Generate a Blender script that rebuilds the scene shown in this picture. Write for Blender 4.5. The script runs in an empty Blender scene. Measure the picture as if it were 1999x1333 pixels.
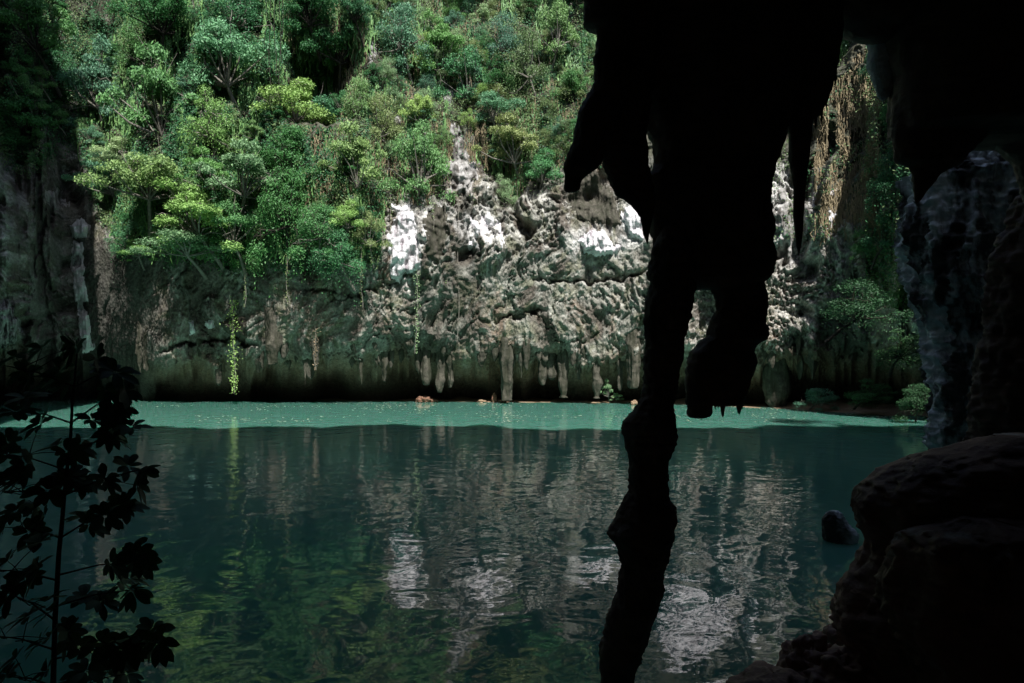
import bpy, math, random
import numpy as np

# ------------------------------------------------------------------ camera, sky, sun, exposure
F, HC, CX, HY = 1333.0, 3.0, 999.5, 705.0      # focal length in px of a 1999 px frame, eye height, centre, horizon row
C = bpy.context.scene.collection
sc = bpy.context.scene
cam = bpy.data.cameras.new('camera'); camo = bpy.data.objects.new('camera', cam); C.objects.link(camo)
cam.sensor_width = 36.0; cam.lens = 36.0 * F / 1999.0
cam.shift_y = (HY - 666.5) / 1999.0
cam.clip_start = 0.05; cam.clip_end = 2000
camo.location = (0, 0, HC); camo.rotation_euler = (math.pi / 2, 0, 0)
sc.camera = camo
SUN_EL, SUN_AZ = 55.0, 19.0                     # azimuth: degrees to the right of straight behind the camera
w = bpy.data.worlds.new("World"); sc.world = w; w.use_nodes = True
nt = w.node_tree; bg = nt.nodes['Background']
sky = nt.nodes.new('ShaderNodeTexSky'); sky.sky_type = 'NISHITA'; sky.sun_disc = False
sky.sun_elevation = math.radians(SUN_EL); sky.sun_rotation = math.radians(180 - SUN_AZ)
nt.links.new(sky.outputs[0], bg.inputs[0]); bg.inputs[1].default_value = 0.085
sl = bpy.data.lights.new('sun', 'SUN'); sl.energy = 5.0; sl.angle = math.radians(0.5); sl.color = (1, 0.98, 0.95)
so = bpy.data.objects.new('sun', sl); C.objects.link(so); so.location = (10, -60, 90)
so.rotation_euler = (math.radians(90 - SUN_EL), 0, math.radians(SUN_AZ))
sc.view_settings.view_transform = 'Standard'; sc.view_settings.look = 'None'
sc.view_settings.exposure = 0.8; sc.view_settings.gamma = 1.0
sc.render.engine = 'CYCLES'
sc.cycles.max_bounces = 5; sc.cycles.diffuse_bounces = 3; sc.cycles.glossy_bounces = 3
sc.cycles.use_denoising = True
sc.cycles.sample_clamp_indirect = 6.0

random.seed(4); RS = np.random.RandomState(7)

# ------------------------------------------------------------------ numpy noise
def _h(ix, iy, iz, s=0):
    n = (ix.astype(np.int64) * 73856093) ^ (iy.astype(np.int64) * 19349663) ^ (iz.astype(np.int64) * 83492791) ^ (s * 2654435761 & 0x7fffffff)
    n &= 0xffffffff
    n = ((n >> 16) ^ n) * 0x45d9f3b & 0xffffffff
    n = ((n >> 16) ^ n) * 0x45d9f3b & 0xffffffff
    return ((n >> 16) ^ n) & 0xffffffff

def noise(x, y, z, s=0):                        # value noise, -1..1
    xi, yi, zi = np.floor(x), np.floor(y), np.floor(z)
    fx, fy, fz = x - xi, y - yi, z - zi
    fx = fx * fx * fx * (fx * (fx * 6 - 15) + 10); fy = fy * fy * fy * (fy * (fy * 6 - 15) + 10); fz = fz * fz * fz * (fz * (fz * 6 - 15) + 10)
    r = 0
    for a in (0, 1):
        for b in (0, 1):
            for c in (0, 1):
                v = _h(xi + a, yi + b, zi + c, s) / 2147483648.0 - 1
                r = r + v * (fx if a else 1 - fx) * (fy if b else 1 - fy) * (fz if c else 1 - fz)
    return r

def fbm(x, y, z, o=4, s=0, g=0.5):
    r = 0; a = 1; t = 0
    for k in range(o):
        r = r + a * noise(x, y, z, s + k); t += a
        x = x * 2.03 + 3.1; y = y * 2.03 + 1.7; z = z * 2.03 + 5.3; a *= g
    return r / t

def ridged(x, y, z, o=4, s=0):
    r = 0; a = 1; t = 0
    for k in range(o):
        r = r + a * (1 - 2 * np.abs(noise(x, y, z, s + k))); t += a
        x = x * 2.03 + 3.1; y = y * 2.03 + 1.7; z = z * 2.03 + 5.3; a *= .5
    return r / t

def worley(x, y, s=0):                           # 2-D, returns F1, F2
    xi, yi = np.floor(x), np.floor(y)
    f1 = np.full(x.shape, 9.0); f2 = np.full(x.shape, 9.0); z0 = np.zeros_like(xi)
    for a in (-1, 0, 1):
        for b in (-1, 0, 1):
            px = xi + a + _h(xi + a, yi + b, z0, s) / 4294967296.0
            py = yi + b + _h(xi + a, yi + b, z0, s + 9) / 4294967296.0
            d = np.sqrt((px - x) ** 2 + (py - y) ** 2)
            f2 = np.minimum(f2, np.maximum(f1, d)); f1 = np.minimum(f1, d)
    return f1, f2

def sstep(a, b, x):
    t = np.clip((x - a) / (b - a), 0, 1); return t * t * (3 - 2 * t)

def polydist(px, py, poly):                      # signed distance, positive inside
    P = np.array(poly, float); inside = np.zeros(px.shape, bool); d = np.full(px.shape, 1e9)
    for i in range(len(P)):
        x0, y0 = P[i]; x1, y1 = P[(i + 1) % len(P)]
        dx, dy = x1 - x0, y1 - y0
        t = np.clip(((px - x0) * dx + (py - y0) * dy) / (dx * dx + dy * dy + 1e-9), 0, 1)
        d = np.minimum(d, np.hypot(px - x0 - t * dx, py - y0 - t * dy))
        if y0 != y1:
            c = ((py >= min(y0, y1)) & (py < max(y0, y1))) & (px < x0 + (py - y0) / (y1 - y0) * dx)
            inside ^= c
    return np.where(inside, d, -d)

# ------------------------------------------------------------------ helpers
def P3(px, py, Y): return ((px - CX) / F * Y, Y, HC + (HY - py) / F * Y)

def mesh(name, V, Q, mat, parent=None, smooth=True, cols=None):
    V = np.asarray(V, np.float32).reshape(-1, 3); Q = np.asarray(Q, np.int32)
    me = bpy.data.meshes.new(name); n = Q.shape[1]
    me.vertices.add(len(V)); me.vertices.foreach_set('co', V.ravel())
    me.loops.add(Q.size); me.loops.foreach_set('vertex_index', Q.ravel())
    me.polygons.add(len(Q)); me.polygons.foreach_set('loop_start', np.arange(0, Q.size, n, dtype=np.int32))
    me.update(calc_edges=True); me.validate()
    me.polygons.foreach_set('use_smooth', np.full(len(me.polygons), smooth))
    if cols is not None:
        a = me.color_attributes.new('tint', 'FLOAT_COLOR', 'POINT')
        c = np.ones((len(V), 4), np.float32); c[:, :3] = cols; a.data.foreach_set('color', c.ravel())
    me.materials.append(mat)
    o = bpy.data.objects.new(name, me); C.objects.link(o)
    if parent: o.parent = parent
    return o

def grid_faces(nr, nc, wrap=False):
    r = np.arange(nr - 1)[:, None]; c = np.arange(nc if wrap else nc - 1)[None, :]
    c1 = (c + 1) % nc
    return np.stack([r * nc + c, r * nc + c1, (r + 1) * nc + c1, (r + 1) * nc + c], -1).reshape(-1, 4)

def tag(o, label=None, cat=None, group=None, kind=None):
    if label: o['label'] = label
    if cat: o['category'] = cat
    if group: o['group'] = group
    if kind: o['kind'] = kind
    return o

def empty(name, loc): 
    o = bpy.data.objects.new(name, None); C.objects.link(o); o.location = loc; return o

def tube(pts, rads, n=6):
    pts = np.array(pts, float); V = []; k = len(pts)
    for i in range(k):
        t = pts[min(i + 1, k - 1)] - pts[max(i - 1, 0)]; t = t / (np.linalg.norm(t) + 1e-9)
        a = np.cross(t, (0.3, 0.9, 0.2)); a /= np.linalg.norm(a) + 1e-9; b = np.cross(t, a)
        for j in range(n):
            th = 2 * math.pi * j / n; V.append(pts[i] + rads[i] * (math.cos(th) * a + math.sin(th) * b))
    return np.array(V), grid_faces(k, n, True)

def merge(parts):
    V = []; Q = []; n = 0
    for v, q in parts:
        V.append(np.asarray(v, float).reshape(-1, 3)); Q.append(np.asarray(q) + n); n += len(V[-1])
    return np.concatenate(V), np.concatenate(Q)

# ------------------------------------------------------------------ materials
def mat(name):
    m = bpy.data.materials.new(name); m.use_nodes = True
    return m, m.node_tree, m.node_tree.nodes['Principled BSDF']
def tex(nt, kind, scale, vec=None, **kw):
    n = nt.nodes.new(kind)
    for k, v in kw.items():
        n.inputs[k].default_value = v
    n.inputs['Scale'].default_value = scale
    if vec: nt.links.new(vec, n.inputs['Vector'])
    return n
def ramp(nt, fac, stops):
    r = nt.nodes.new('ShaderNodeValToRGB'); nt.links.new(fac, r.inputs[0]); e = r.color_ramp.elements
    while len(e) < len(stops): e.new(0.5)
    for i, (p, c) in enumerate(stops): e[i].position = p; e[i].color = (*c, 1)
    return r
def mixc(nt, f, a, b, mode='MIX'):
    m = nt.nodes.new('ShaderNodeMix'); m.data_type = 'RGBA'; m.blend_type = mode
    for s, v in ((m.inputs[0], f), (m.inputs[6], a), (m.inputs[7], b)):
        if isinstance(v, (int, float)): s.default_value = v
        elif isinstance(v, tuple): s.default_value = (*v, 1)
        else: nt.links.new(v, s)
    return m.outputs[2]
def bump(nt, h, dist, strength=1.0, normal=None):
    b = nt.nodes.new('ShaderNodeBump'); b.inputs['Distance'].default_value = dist; b.inputs['Strength'].default_value = strength
    nt.links.new(h, b.inputs['Height'])
    if normal: nt.links.new(normal, b.inputs['Normal'])
    return b.outputs[0]
def objcoord(nt, s=(1, 1, 1), space='Object'):
    t = nt.nodes.new('ShaderNodeTexCoord'); mp = nt.nodes.new('ShaderNodeMapping'); mp.inputs['Scale'].default_value = s
    nt.links.new(t.outputs[space], mp.inputs[0]); return mp.outputs[0]

def rock_mat(name, c0, c1, rough=.85, attr=False, sc1=1.2, streak=None, bscale=6, bdist=.03, spec=.3):
    m, nt, b = mat(name); v = objcoord(nt)
    n1 = tex(nt, 'ShaderNodeTexNoise', sc1, v, Detail=8, Roughness=.65)
    col = ramp(nt, n1.outputs[0], [(.3, c0), (.72, c1)]).outputs[0]
    if attr:
        a = nt.nodes.new('ShaderNodeAttribute'); a.attribute_name = 'tint'
        n2 = tex(nt, 'ShaderNodeTexNoise', 5, v, Detail=6, Roughness=.7)
        g = ramp(nt, n2.outputs[0], [(.3, (.5, .5, .5)), (.7, (1.4, 1.4, 1.4))]).outputs[0]
        col = mixc(nt, 1.0, a.outputs[0], g, 'MULTIPLY')
    if streak:
        vs = objcoord(nt, (1, 1, .12)); n3 = tex(nt, 'ShaderNodeTexNoise', streak[1], vs, Detail=5, Roughness=.6)
        f = ramp(nt, n3.outputs[0], [(streak[2], (0, 0, 0)), (streak[2] + .12, (1, 1, 1))]).outputs[0]
        col = mixc(nt, f, col, streak[0])
    nt.links.new(col, b.inputs['Base Color']); b.inputs['Roughness'].default_value = rough
    b.inputs['Specular IOR Level'].default_value = spec
    n4 = tex(nt, 'ShaderNodeTexNoise', bscale, v, Detail=8, Roughness=.7)
    nt.links.new(bump(nt, n4.outputs[0], bdist), b.inputs['Normal'])
    return m
M_cliff = rock_mat('limestone', (0, 0, 0), (0, 0, 0), .9, True, bscale=4, bdist=.12, spec=.2)
_nt = M_cliff.node_tree; _b = _nt.nodes['Principled BSDF']; _o = _b.inputs['Normal'].links[0].from_socket
_t = tex(_nt, 'ShaderNodeTexVoronoi', 7, objcoord(_nt, (1, 1, .55))); _nt.links.new(bump(_nt, _t.outputs[0], .10, .8, _o), _b.inputs['Normal'])
M_flow = rock_mat('white calcite', (.42, .39, .40), (.88, .87, .88), .7, sc1=1.1, streak=((.20, .17, .185), 1.7, .55), bscale=5, bdist=.12)
M_cave = rock_mat('dark cave rock', (.07, .045, .036), (.28, .18, .14), .6, sc1=3, bscale=14, bdist=.02, spec=.25)
M_blue = rock_mat('pale cave calcite', (.015, .012, .012), (.13, .115, .11), .65, sc1=1.4, streak=((.92, .92, .96), 1.1, .47), bscale=4, bdist=.12)
for _n in M_blue.node_tree.nodes:
    if _n.type == 'MAPPING' and abs(_n.inputs['Scale'].default_value[2] - .12) < .01: _n.inputs['Scale'].default_value = (1, 1, .38)
M_pale = rock_mat('weathered pale limestone', (.13, .125, .11), (.56, .54, .52), .8, sc1=1.6, streak=((.10, .09, .08), 2.0, .5), bscale=5, bdist=.14)
M_bould = rock_mat('brown flowstone boulder', (.13, .062, .046), (.42, .23, .18), .55, sc1=2.6, streak=((.50, .46, .47), 1.6, .58), bscale=12, bdist=.02)
M_mount = rock_mat('mountain limestone', (.12, .12, .11), (.30, .29, .27), .9, sc1=.5)
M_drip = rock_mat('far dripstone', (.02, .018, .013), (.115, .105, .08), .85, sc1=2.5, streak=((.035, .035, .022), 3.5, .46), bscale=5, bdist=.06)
M_sand = rock_mat('wet sand', (.16, .10, .06), (.34, .24, .15), .8, sc1=2)
M_wood = rock_mat('sodden wood', (.10, .05, .03), (.26, .14, .09), .8, sc1=4)
M_bark = rock_mat('pale bark', (.10, .09, .075), (.26, .24, .20), .9, sc1=4)
M_dbark = rock_mat('dark bark', (.02, .018, .014), (.05, .04, .03), .9, sc1=4)

def leaf_mat(name, c0, c1, hue=.06, trans=.25, rough=.55):
    m, nt, b = mat(name); oi = nt.nodes.new('ShaderNodeObjectInfo')
    g = nt.nodes.new('ShaderNodeNewGeometry')
    v = objcoord(nt); n = tex(nt, 'ShaderNodeTexNoise', 1.3, v, Detail=3)
    add = nt.nodes.new('ShaderNodeMath'); add.operation = 'MULTIPLY_ADD'; add.inputs[1].default_value = .55
    nt.links.new(g.outputs['Random Per Island'], add.inputs[0]); 
    s2 = nt.nodes.new('ShaderNodeMath'); s2.operation = 'MULTIPLY'; s2.inputs[1].default_value = .45
    nt.links.new(n.outputs[0], s2.inputs[0]); nt.links.new(s2.outputs[0], add.inputs[2])
    col = ramp(nt, add.outputs[0], [(.1, c0), (.85, c1)]).outputs[0]
    hs = nt.nodes.new('ShaderNodeHueSaturation'); nt.links.new(col, hs.inputs['Color'])
    mr = nt.nodes.new('ShaderNodeMapRange'); nt.links.new(oi.outputs['Random'], mr.inputs[0])
    mr.inputs[3].default_value = .5 - hue; mr.inputs[4].default_value = .5 + hue
    nt.links.new(mr.outputs[0], hs.inputs['Hue'])
    mv = nt.nodes.new('ShaderNodeMapRange'); nt.links.new(oi.outputs['Random'], mv.inputs[0]); mv.inputs[3].default_value = 1.55; mv.inputs[4].default_value = .95
    nt.links.new(mv.outputs[0], hs.inputs['Value'])
    nt.links.new(hs.outputs[0], b.inputs['Base Color']); b.inputs['Roughness'].default_value = rough
    b.inputs['Specular IOR Level'].default_value = .35
    t = nt.nodes.new('ShaderNodeBsdfTranslucent'); nt.links.new(hs.outputs[0], t.inputs[0])
    mx = nt.nodes.new('ShaderNodeMixShader'); mx.inputs[0].default_value = trans
    nt.links.new(b.outputs[0], mx.inputs[1]); nt.links.new(t.outputs[0], mx.inputs[2])
    nt.links.new(mx.outputs[0], nt.nodes['Material Output'].inputs[0])
    return m
LM = dict(
    mid=leaf_mat('mid green leaves', (.04, .12, .045), (.14, .31, .10)),
    blue=leaf_mat('blue green leaves', (.045, .13, .075), (.15, .32, .17), .03),
    yellow=leaf_mat('yellow green leaves', (.09, .19, .04), (.25, .43, .13), .03),
    pale=leaf_mat('pale green leaves', (.10, .18, .08), (.34, .48, .24), .03),
    deep=leaf_mat('deep and shaded green leaves', (.015, .075, .025), (.06, .20, .055), .03),  # deep green, dark enough to carry the shade of trees in hollows
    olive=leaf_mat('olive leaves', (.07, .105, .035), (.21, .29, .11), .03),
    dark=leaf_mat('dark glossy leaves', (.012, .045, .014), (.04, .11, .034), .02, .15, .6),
    dry=leaf_mat('dry creeper', (.10, .075, .045), (.32, .24, .15), .02, .15, .8))

# water
M_water, nt, b = mat('turbid lagoon water')
b.inputs['Base Color'].default_value = (.095, .262, .20, 1); b.inputs['Roughness'].default_value = .0; b.inputs['IOR'].default_value = 1.52
b.inputs['Subsurface Weight'].default_value = 1.0; b.inputs['Subsurface Radius'].default_value = (1.0, 2.2, 1.8); b.inputs['Subsurface Scale'].default_value = 1.0
v = objcoord(nt)
na = tex(nt, 'ShaderNodeTexNoise', .9, v, Detail=1, Roughness=.45, Distortion=1.1)
nb = tex(nt, 'ShaderNodeTexNoise', 4.0, objcoord(nt, (1, 1.25, 1)), Detail=1, Roughness=.4, Distortion=.4)
n_ = bump(nt, na.outputs[0], .017)
n_ = bump(nt, nb.outputs[0], .0019, 1.0, n_)
nc_ = tex(nt, 'ShaderNodeTexNoise', 13, objcoord(nt, (1, 1.3, 1)), Detail=2, Roughness=.5)
n_ = bump(nt, nc_.outputs[0], .00018, 1.0, n_)
nt.links.new(n_, b.inputs['Normal'])

# ------------------------------------------------------------------ far cliff (one sheet round the lagoon)
def n_reg(u, Z, q): return fbm(u * .2 + 5, Z * .2, q, 2, 611)
def build_cliff():
    pxs = np.concatenate([np.arange(-520, -20, 8), np.arange(-20, 1860, 1.7), np.arange(1860, 2500, 10)])
    zs = np.concatenate([np.arange(-1.0, 30.5, .078), np.arange(30.8, 50, .6)])
    PX, Z = np.meshgrid(pxs, zs)
    lip = np.interp(PX, [-520, -200, 0, 60, 120, 150, 190, 260, 400, 700, 1000, 1250, 1400, 1500, 1650, 1700, 1780, 1900, 2000, 2500],
                    [29, 38, 44.5, 46.5, 49.2, 50.2, 50.2, 49, 48, 47.6, 48, 47, 44.6, 42.6, 40.9, 39.4, 35.6, 32.5, 31, 24])
    A = (PX - CX) / F * lip                                        # rough metric x
    qj = lip * .5; JZ = .55 * fbm(A * .35, Z * 0, qj, 2, 301) + .75 * (ridged(A * .9, Z * .10, qj, 3, 311) - .2) * sstep(.8, 2.2, Z) + .35 * ridged(A * 2.6, Z * .15, qj, 2, 321) * sstep(1.2, 2.2, Z)
    ZJ = np.where(Z < 6, Z + JZ * (1 - sstep(4, 6, Z)), Z)
    prof_a = np.interp(ZJ, [-1, .4, 1.4, 2.4, 3.4, 5, 8, 11, 14, 20, 30, 50], [4.2, 4.0, 3.4, 2.0, .8, 0, -.6, -.9, -.3, 1.6, 5, 10])
    prof_b = np.interp(ZJ, [-1, .4, 1.4, 2.4, 3.4, 5, 8, 10.5, 12, 16, 22, 30, 50], [4.2, 4.0, 3.2, 1.8, .7, 0, -.8, -1.5, -1.6, -1.0, .4, 2.5, 8])
    wb = sstep(170, 300, PX) * (1 - sstep(690, 770, PX))
    Y = lip + prof_a * (1 - wb) + prof_b * wb
    g = np.exp(-((PX - 115) / 38) ** 2) * sstep(4, 10, Z); Y = Y + g * 1.3                  # dark recess
    g2 = np.exp(-((PX - 625) / 62) ** 2) * sstep(19, 21, Z) * (1 - sstep(26, 28, Z)); Y = Y + g2 * 5.5               # hollow in the greenery
    Y = Y + 1.5 * np.exp(-((PX - 830) / 60) ** 2) * (1 - sstep(2, 5, Z))
    u = A; qd = (lip + 2 * g) * .5
    w1 = fbm(u * .25, Z * .25, qd, 3, 11); w2 = fbm(u * .25, Z * .25, qd + 7.3, 3, 17)
    uw = u + 1.2 * w1; zw = Z + 1.2 * w2
    big = fbm(u * .16, Z * .12, qd, 3, 1)
    flute = ridged(uw * .55, zw * .10, qd, 3, 23)
    flute2 = ridged(uw * 2.2, zw * .35, qd, 3, 411)
    mid = .5 * ridged(uw * .55, zw * .42, qd, 5, 31)
    fine = fbm(uw * 2.4, zw * 2.0, qd, 4, 41, .6)
    f1, f2 = worley(uw * .8, zw * .6, 3); cell = np.clip(f2 - f1, 0, .5)
    f1b, f2b = worley(uw * 1.9 + .5 * fine, zw * 1.9, 5); vein_caustic = 1 - sstep(0, .16, f2b - f1b)
    f1c, f2c = worley(uw * 3.6 + .6 * fine, zw * 2.8, 6)
    smooth = (1 - sstep(2.0, 3.8, ZJ)) * .55                # smooth solution notch
    smooth = np.maximum(smooth, np.exp(-((PX - 240) / 75) ** 2) * (1 - sstep(10, 13, Z)) * .8)
    k = (1 - smooth) * (.5 + .75 * sstep(-.25, .3, fbm(u * .14, Z * .16, qd, 2, 601)))
    cr1, cr2 = worley(uw * .38 + .35 * fine, zw * .30 + .2 * fine, 13); crack = (1 - sstep(.0, .07, cr2 - cr1)) * sstep(-.2, .2, n_reg(u, Z, qd))
    Y = Y + 1.3 * big + k * (-.34 * flute - .30 * mid - .30 * fine - .15 * (.25 - cell) + .10 * (f1c - .4) - .20 * ridged(uw * 1.7, zw * 1.2, qd, 4, 401) - .16 * flute2 - .22 * (.3 - np.clip(f2b - f1b, 0, .4))) + .15 * smooth * mid + smooth * (.22 * flute + .18 * fine)
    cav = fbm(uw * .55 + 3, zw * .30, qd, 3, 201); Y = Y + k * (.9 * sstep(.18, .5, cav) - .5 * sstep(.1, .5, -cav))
    Y = Y + 1.6 * sstep(.05, .5, fbm(u * .4, Z * .15, qd, 2, 211)) * (1 - sstep(2.5, 4.5, Z))
    Y = Y + 2.2 * sstep(.08, .4, fbm(u * .20, Z * .16, qd, 3, 421)) * sstep(13, 16, Z)
    Y = Y + .15 * k * fbm(uw * 6, zw * 4.5, qd, 2, 221)
    Y = Y + .24 * crack * (1 - smooth)
    # horizontal ledge with shade under it
    led = lambda x0, x1, z0, amp: amp * sstep(x0, x0 + 40, PX) * (1 - sstep(x1 - 40, x1, PX)) * np.exp(-((Z - z0 - 1.5 * w1 - .4 * fine - .5 * np.sin(u * .45 + z0)) / .17) ** 2) * (.55 + 1.1 * np.abs(noise(PX * .021, Z * 0, Z * 0 + z0, 4)))
    Y = Y + led(1020, 1290, 8.9, .5) + led(960, 1080, 6.1, .8) + led(430, 520, 3.9, .6) + led(300, 470, 3.9, .8) + led(560, 760, 8.0, .35)
    # albedo -------------------------------------------------
    def c(r, g, b_): return np.stack(np.broadcast_arrays(r * np.ones_like(Z), g, b_), -1)
    grey = c(.22, .218, .185); dark = c(.098, .082, .066); olive = c(.13, .135, .075); brown = c(.22, .15, .10); pale = c(.46, .45, .405)
    n1 = fbm(uw * .9, zw * .55, qd, 5, 61); n2 = fbm(uw * .7, zw * .18, qd, 4, 71); n3 = fbm(uw * 1.6, zw * 1.2, qd, 4, 81)
    mixn = lambda a, b_, f: a + (b_ - a) * np.clip(f, 0, 1)[..., None]
    col = mixn(grey, dark, sstep(-.1, .22, n1) * .9)
    col = mixn(col, brown, sstep(.12, .4, n2) * .4 * sstep(300, 500, PX))
    col = mixn(col, olive, sstep(.0, .4, n3) * .55)
    col = mixn(col, pale, sstep(.10, .40, fbm(uw * 2.4, zw * 1.5, qd, 5, 91, .65)) * .8 * k)
    col = mixn(col, pale, vein_caustic * .42 * k * sstep(-.35, .2, n2))  # pale tufa veins, also standing in for light rippling up off the water
    caustic_zone = sstep(1290, 1380, PX) * (1 - sstep(1660, 1720, PX)) * sstep(3.2, 4, Z) * (1 - sstep(11, 13, Z))
    col = mixn(col, c(.62, .57, .52), (1 - sstep(0, .22, f2c - f1c)) * .65 * caustic_zone); Y = Y - .10 * caustic_zone * (1 - sstep(0, .25, f2c - f1c))  # caustic light off the water painted as pale lines, slightly raised
    zn = ZJ
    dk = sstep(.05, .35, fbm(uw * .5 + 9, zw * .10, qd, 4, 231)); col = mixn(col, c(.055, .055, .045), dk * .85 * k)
    PYa = HY - (Z - HC) * F / Y
    for hx, hy, hw_, hh in ((790, 475, 38, 95), (940, 445, 45, 60), (1165, 475, 70, 42), (1240, 430, 42, 55), (905, 310, 48, 80), (1550, 400, 75, 150), (1600, 330, 40, 120), (1350, 380, 120, 110), (1625, 410, 28, 55), (850, 450, 50, 60), (1430, 480, 90, 60)):
        dd = np.hypot((PX - hx) / hw_, (PYa - hy) / hh); col = mixn(col, c(.57, .56, .535), (1 - sstep(.4, 1.25, dd)) * sstep(-.25, .25, fbm(uw * 1.8, zw * .7, qd, 4, 701)) * .9)
    col = col * (1 + .65 * fbm(uw * 5, zw * 4, qd, 3, 241, .7))[..., None]; col = mixn(col, dark, sstep(.2, .45, cav) * .6)  # last mix paints shade into the carved cavities
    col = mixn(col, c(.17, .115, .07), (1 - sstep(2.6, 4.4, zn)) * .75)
    col = mixn(col, c(.022, .018, .012), (1 - sstep(.7, 2.6, zn)) * .9)  # shade of the undercut painted in, near black at the waterline
    PYv = HY - (Z - HC) * F / Y
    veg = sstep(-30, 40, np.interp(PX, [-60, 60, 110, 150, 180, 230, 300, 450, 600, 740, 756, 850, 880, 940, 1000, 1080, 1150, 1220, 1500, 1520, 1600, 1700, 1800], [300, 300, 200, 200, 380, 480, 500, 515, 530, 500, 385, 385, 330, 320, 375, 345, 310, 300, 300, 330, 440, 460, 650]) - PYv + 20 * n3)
    col = mixn(col, c(.05, .052, .03), veg * .82)  # mossy rock, with the shade between plants painted into its colour
    col = mixn(col, c(.045, .045, .04), np.exp(-((PX - 100) / 50) ** 2) * .4)  # shade of the left recess painted into the rock colour
    col = mixn(col, c(.05, .05, .042), sstep(120, 175, PX) * (1 - sstep(240, 360, PX)) * (1 - sstep(10, 13, Z)) * .9)  # shaded left flank below the bulge, painted dark in the albedo
    X = (PX - CX) / F * Y
    V = np.stack([X, Y, Z], -1)
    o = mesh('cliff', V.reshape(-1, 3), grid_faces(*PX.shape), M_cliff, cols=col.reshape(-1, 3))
    tag(o, kind='structure')
    return pxs, zs, Y
CPX, CZ, CY = build_cliff()

def surf(px, z):                                   # depth of the cliff at image column px and height z
    px = np.asarray(px, float); z = np.asarray(z, float)
    i = np.clip(np.searchsorted(CPX, px) - 1, 0, len(CPX) - 2); j = np.clip(np.searchsorted(CZ, z) - 1, 0, len(CZ) - 2)
    a = np.clip((px - CPX[i]) / (CPX[i + 1] - CPX[i]), 0, 1); b_ = np.clip((z - CZ[j]) / (CZ[j + 1] - CZ[j]), 0, 1)
    return (CY[j, i] * (1 - a) + CY[j, i + 1] * a) * (1 - b_) + (CY[j + 1, i] * (1 - a) + CY[j + 1, i + 1] * a) * b_
def surf_py(px, py):
    Y = np.full(np.shape(px), 48.0)
    for _ in range(8): Y = .5 * Y + .5 * surf(px, HC + (HY - py) / F * Y)
    return Y

# ------------------------------------------------------------------ near mountain with the cave in its foot; unseen arms shaped to block the sun
def build_mountain():
    xs = np.arange(-70, 70.1, .8)
    cols = []
    for x in xs:
        lipY = np.interp(x, [-70, -33, -24, -22.5, -19.5, 13, 27.5, 30, 33, 40, 70], [50, 42, 31, 26, 9.6, 9.2, 9.2, 17, 28, 34, 36])
        lipY += (.7 * math.sin(x * .31 + 1) + .3 * math.sin(x * 1.3) + .35 * math.sin(x * 2.9 + 2)) * (1 if abs(x) < 21 else .8 if x < 0 else .3)
        ceil = np.interp(x, [-70, -16, -12, -8, -1, 1.2, 3, 6.6, 7.8, 8.6, 70], [-2, -2, 4, 12.5, 12.5, 11.5, 10.2, 9.6, 5, -2, -2])
        back = -16; top = np.interp(x, [-27, -22.5, -18], [48, 46, 33])
        p = [(back, -2)]
        for t in np.linspace(0, 1, 16): p.append((back + t * (lipY - back), ceil if t > .12 else -2 + (ceil + 2) * t / .12))
        for t in np.linspace(.08, 1, 24): p.append((lipY + .6 * math.sin(t * 9 + x * .2), ceil + t * (top - ceil)))
        p.append((back, top)); p.append((back, -2))
        cols.append([(x, y, z) for y, z in p])
    V = np.array(cols); sh = V.shape; V = V.reshape(-1, 3)
    n = fbm(V[:, 0] * .22, V[:, 1] * .22, V[:, 2] * .22, 4, 5); m2 = fbm(V[:, 0] * .22, V[:, 1] * .22, V[:, 2] * .22 + 30, 4, 6)
    front = sstep(5, 9, V[:, 1]) 
    V[:, 1] += 1.6 * n * front; V[:, 2] += (1.2 * m2) * np.where(V[:, 2] > 0, 1, 0)
    tag(mesh('cave_mountain', V, grid_faces(sh[0], sh[1]), M_mount), kind='structure')
build_mountain()

# ------------------------------------------------------------------ water, bed of the cave mouth, sand
V = np.array([(-90, -30, 0), (90, -30, 0), (90, 70, 0), (-90, 70, 0)], float)
tag(mesh('water', V, [[0, 1, 2, 3]], M_water), kind='structure')
def build_floor():
    xs = np.arange(-16, 12, .25); ys = np.arange(-16, 5.2, .25); X, Y = np.meshgrid(xs, ys)
    n = fbm(X * .6, Y * .6, 0 * X, 4, 8)
    Z = 1.35 - 2.2 * sstep(2.4, 4.9, Y + .5 * n) + .25 * n + .35 * sstep(2, 4, X)
    tag(mesh('cave_floor', np.stack([X, Y, Z], -1), grid_faces(*X.shape), M_bould), kind='structure')
build_floor()
def build_sand():
    P = np.linspace(560, 1830, 220); R = np.linspace(0, 1, 14); A, B = np.meshgrid(P, R)
    near = np.interp(A, [560, 800, 1000, 1200, 1300, 1500, 1650, 1830], [53, 50.6, 49.6, 49.0, 47.9, 43.2, 39.6, 35.0]) + .35 * noise(A * .02, 0 * A, 0 * A, 5)
    Y = near + B * 6
    Z = -.05 + .55 * B ** .7 * (.6 + .4 * noise(A * .03, B * 4, 0 * A, 3))
    tag(mesh('sandbank', np.stack([(A - CX) / F * Y, Y, Z], -1), grid_faces(*A.shape), M_sand), kind='structure')
build_sand()

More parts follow.
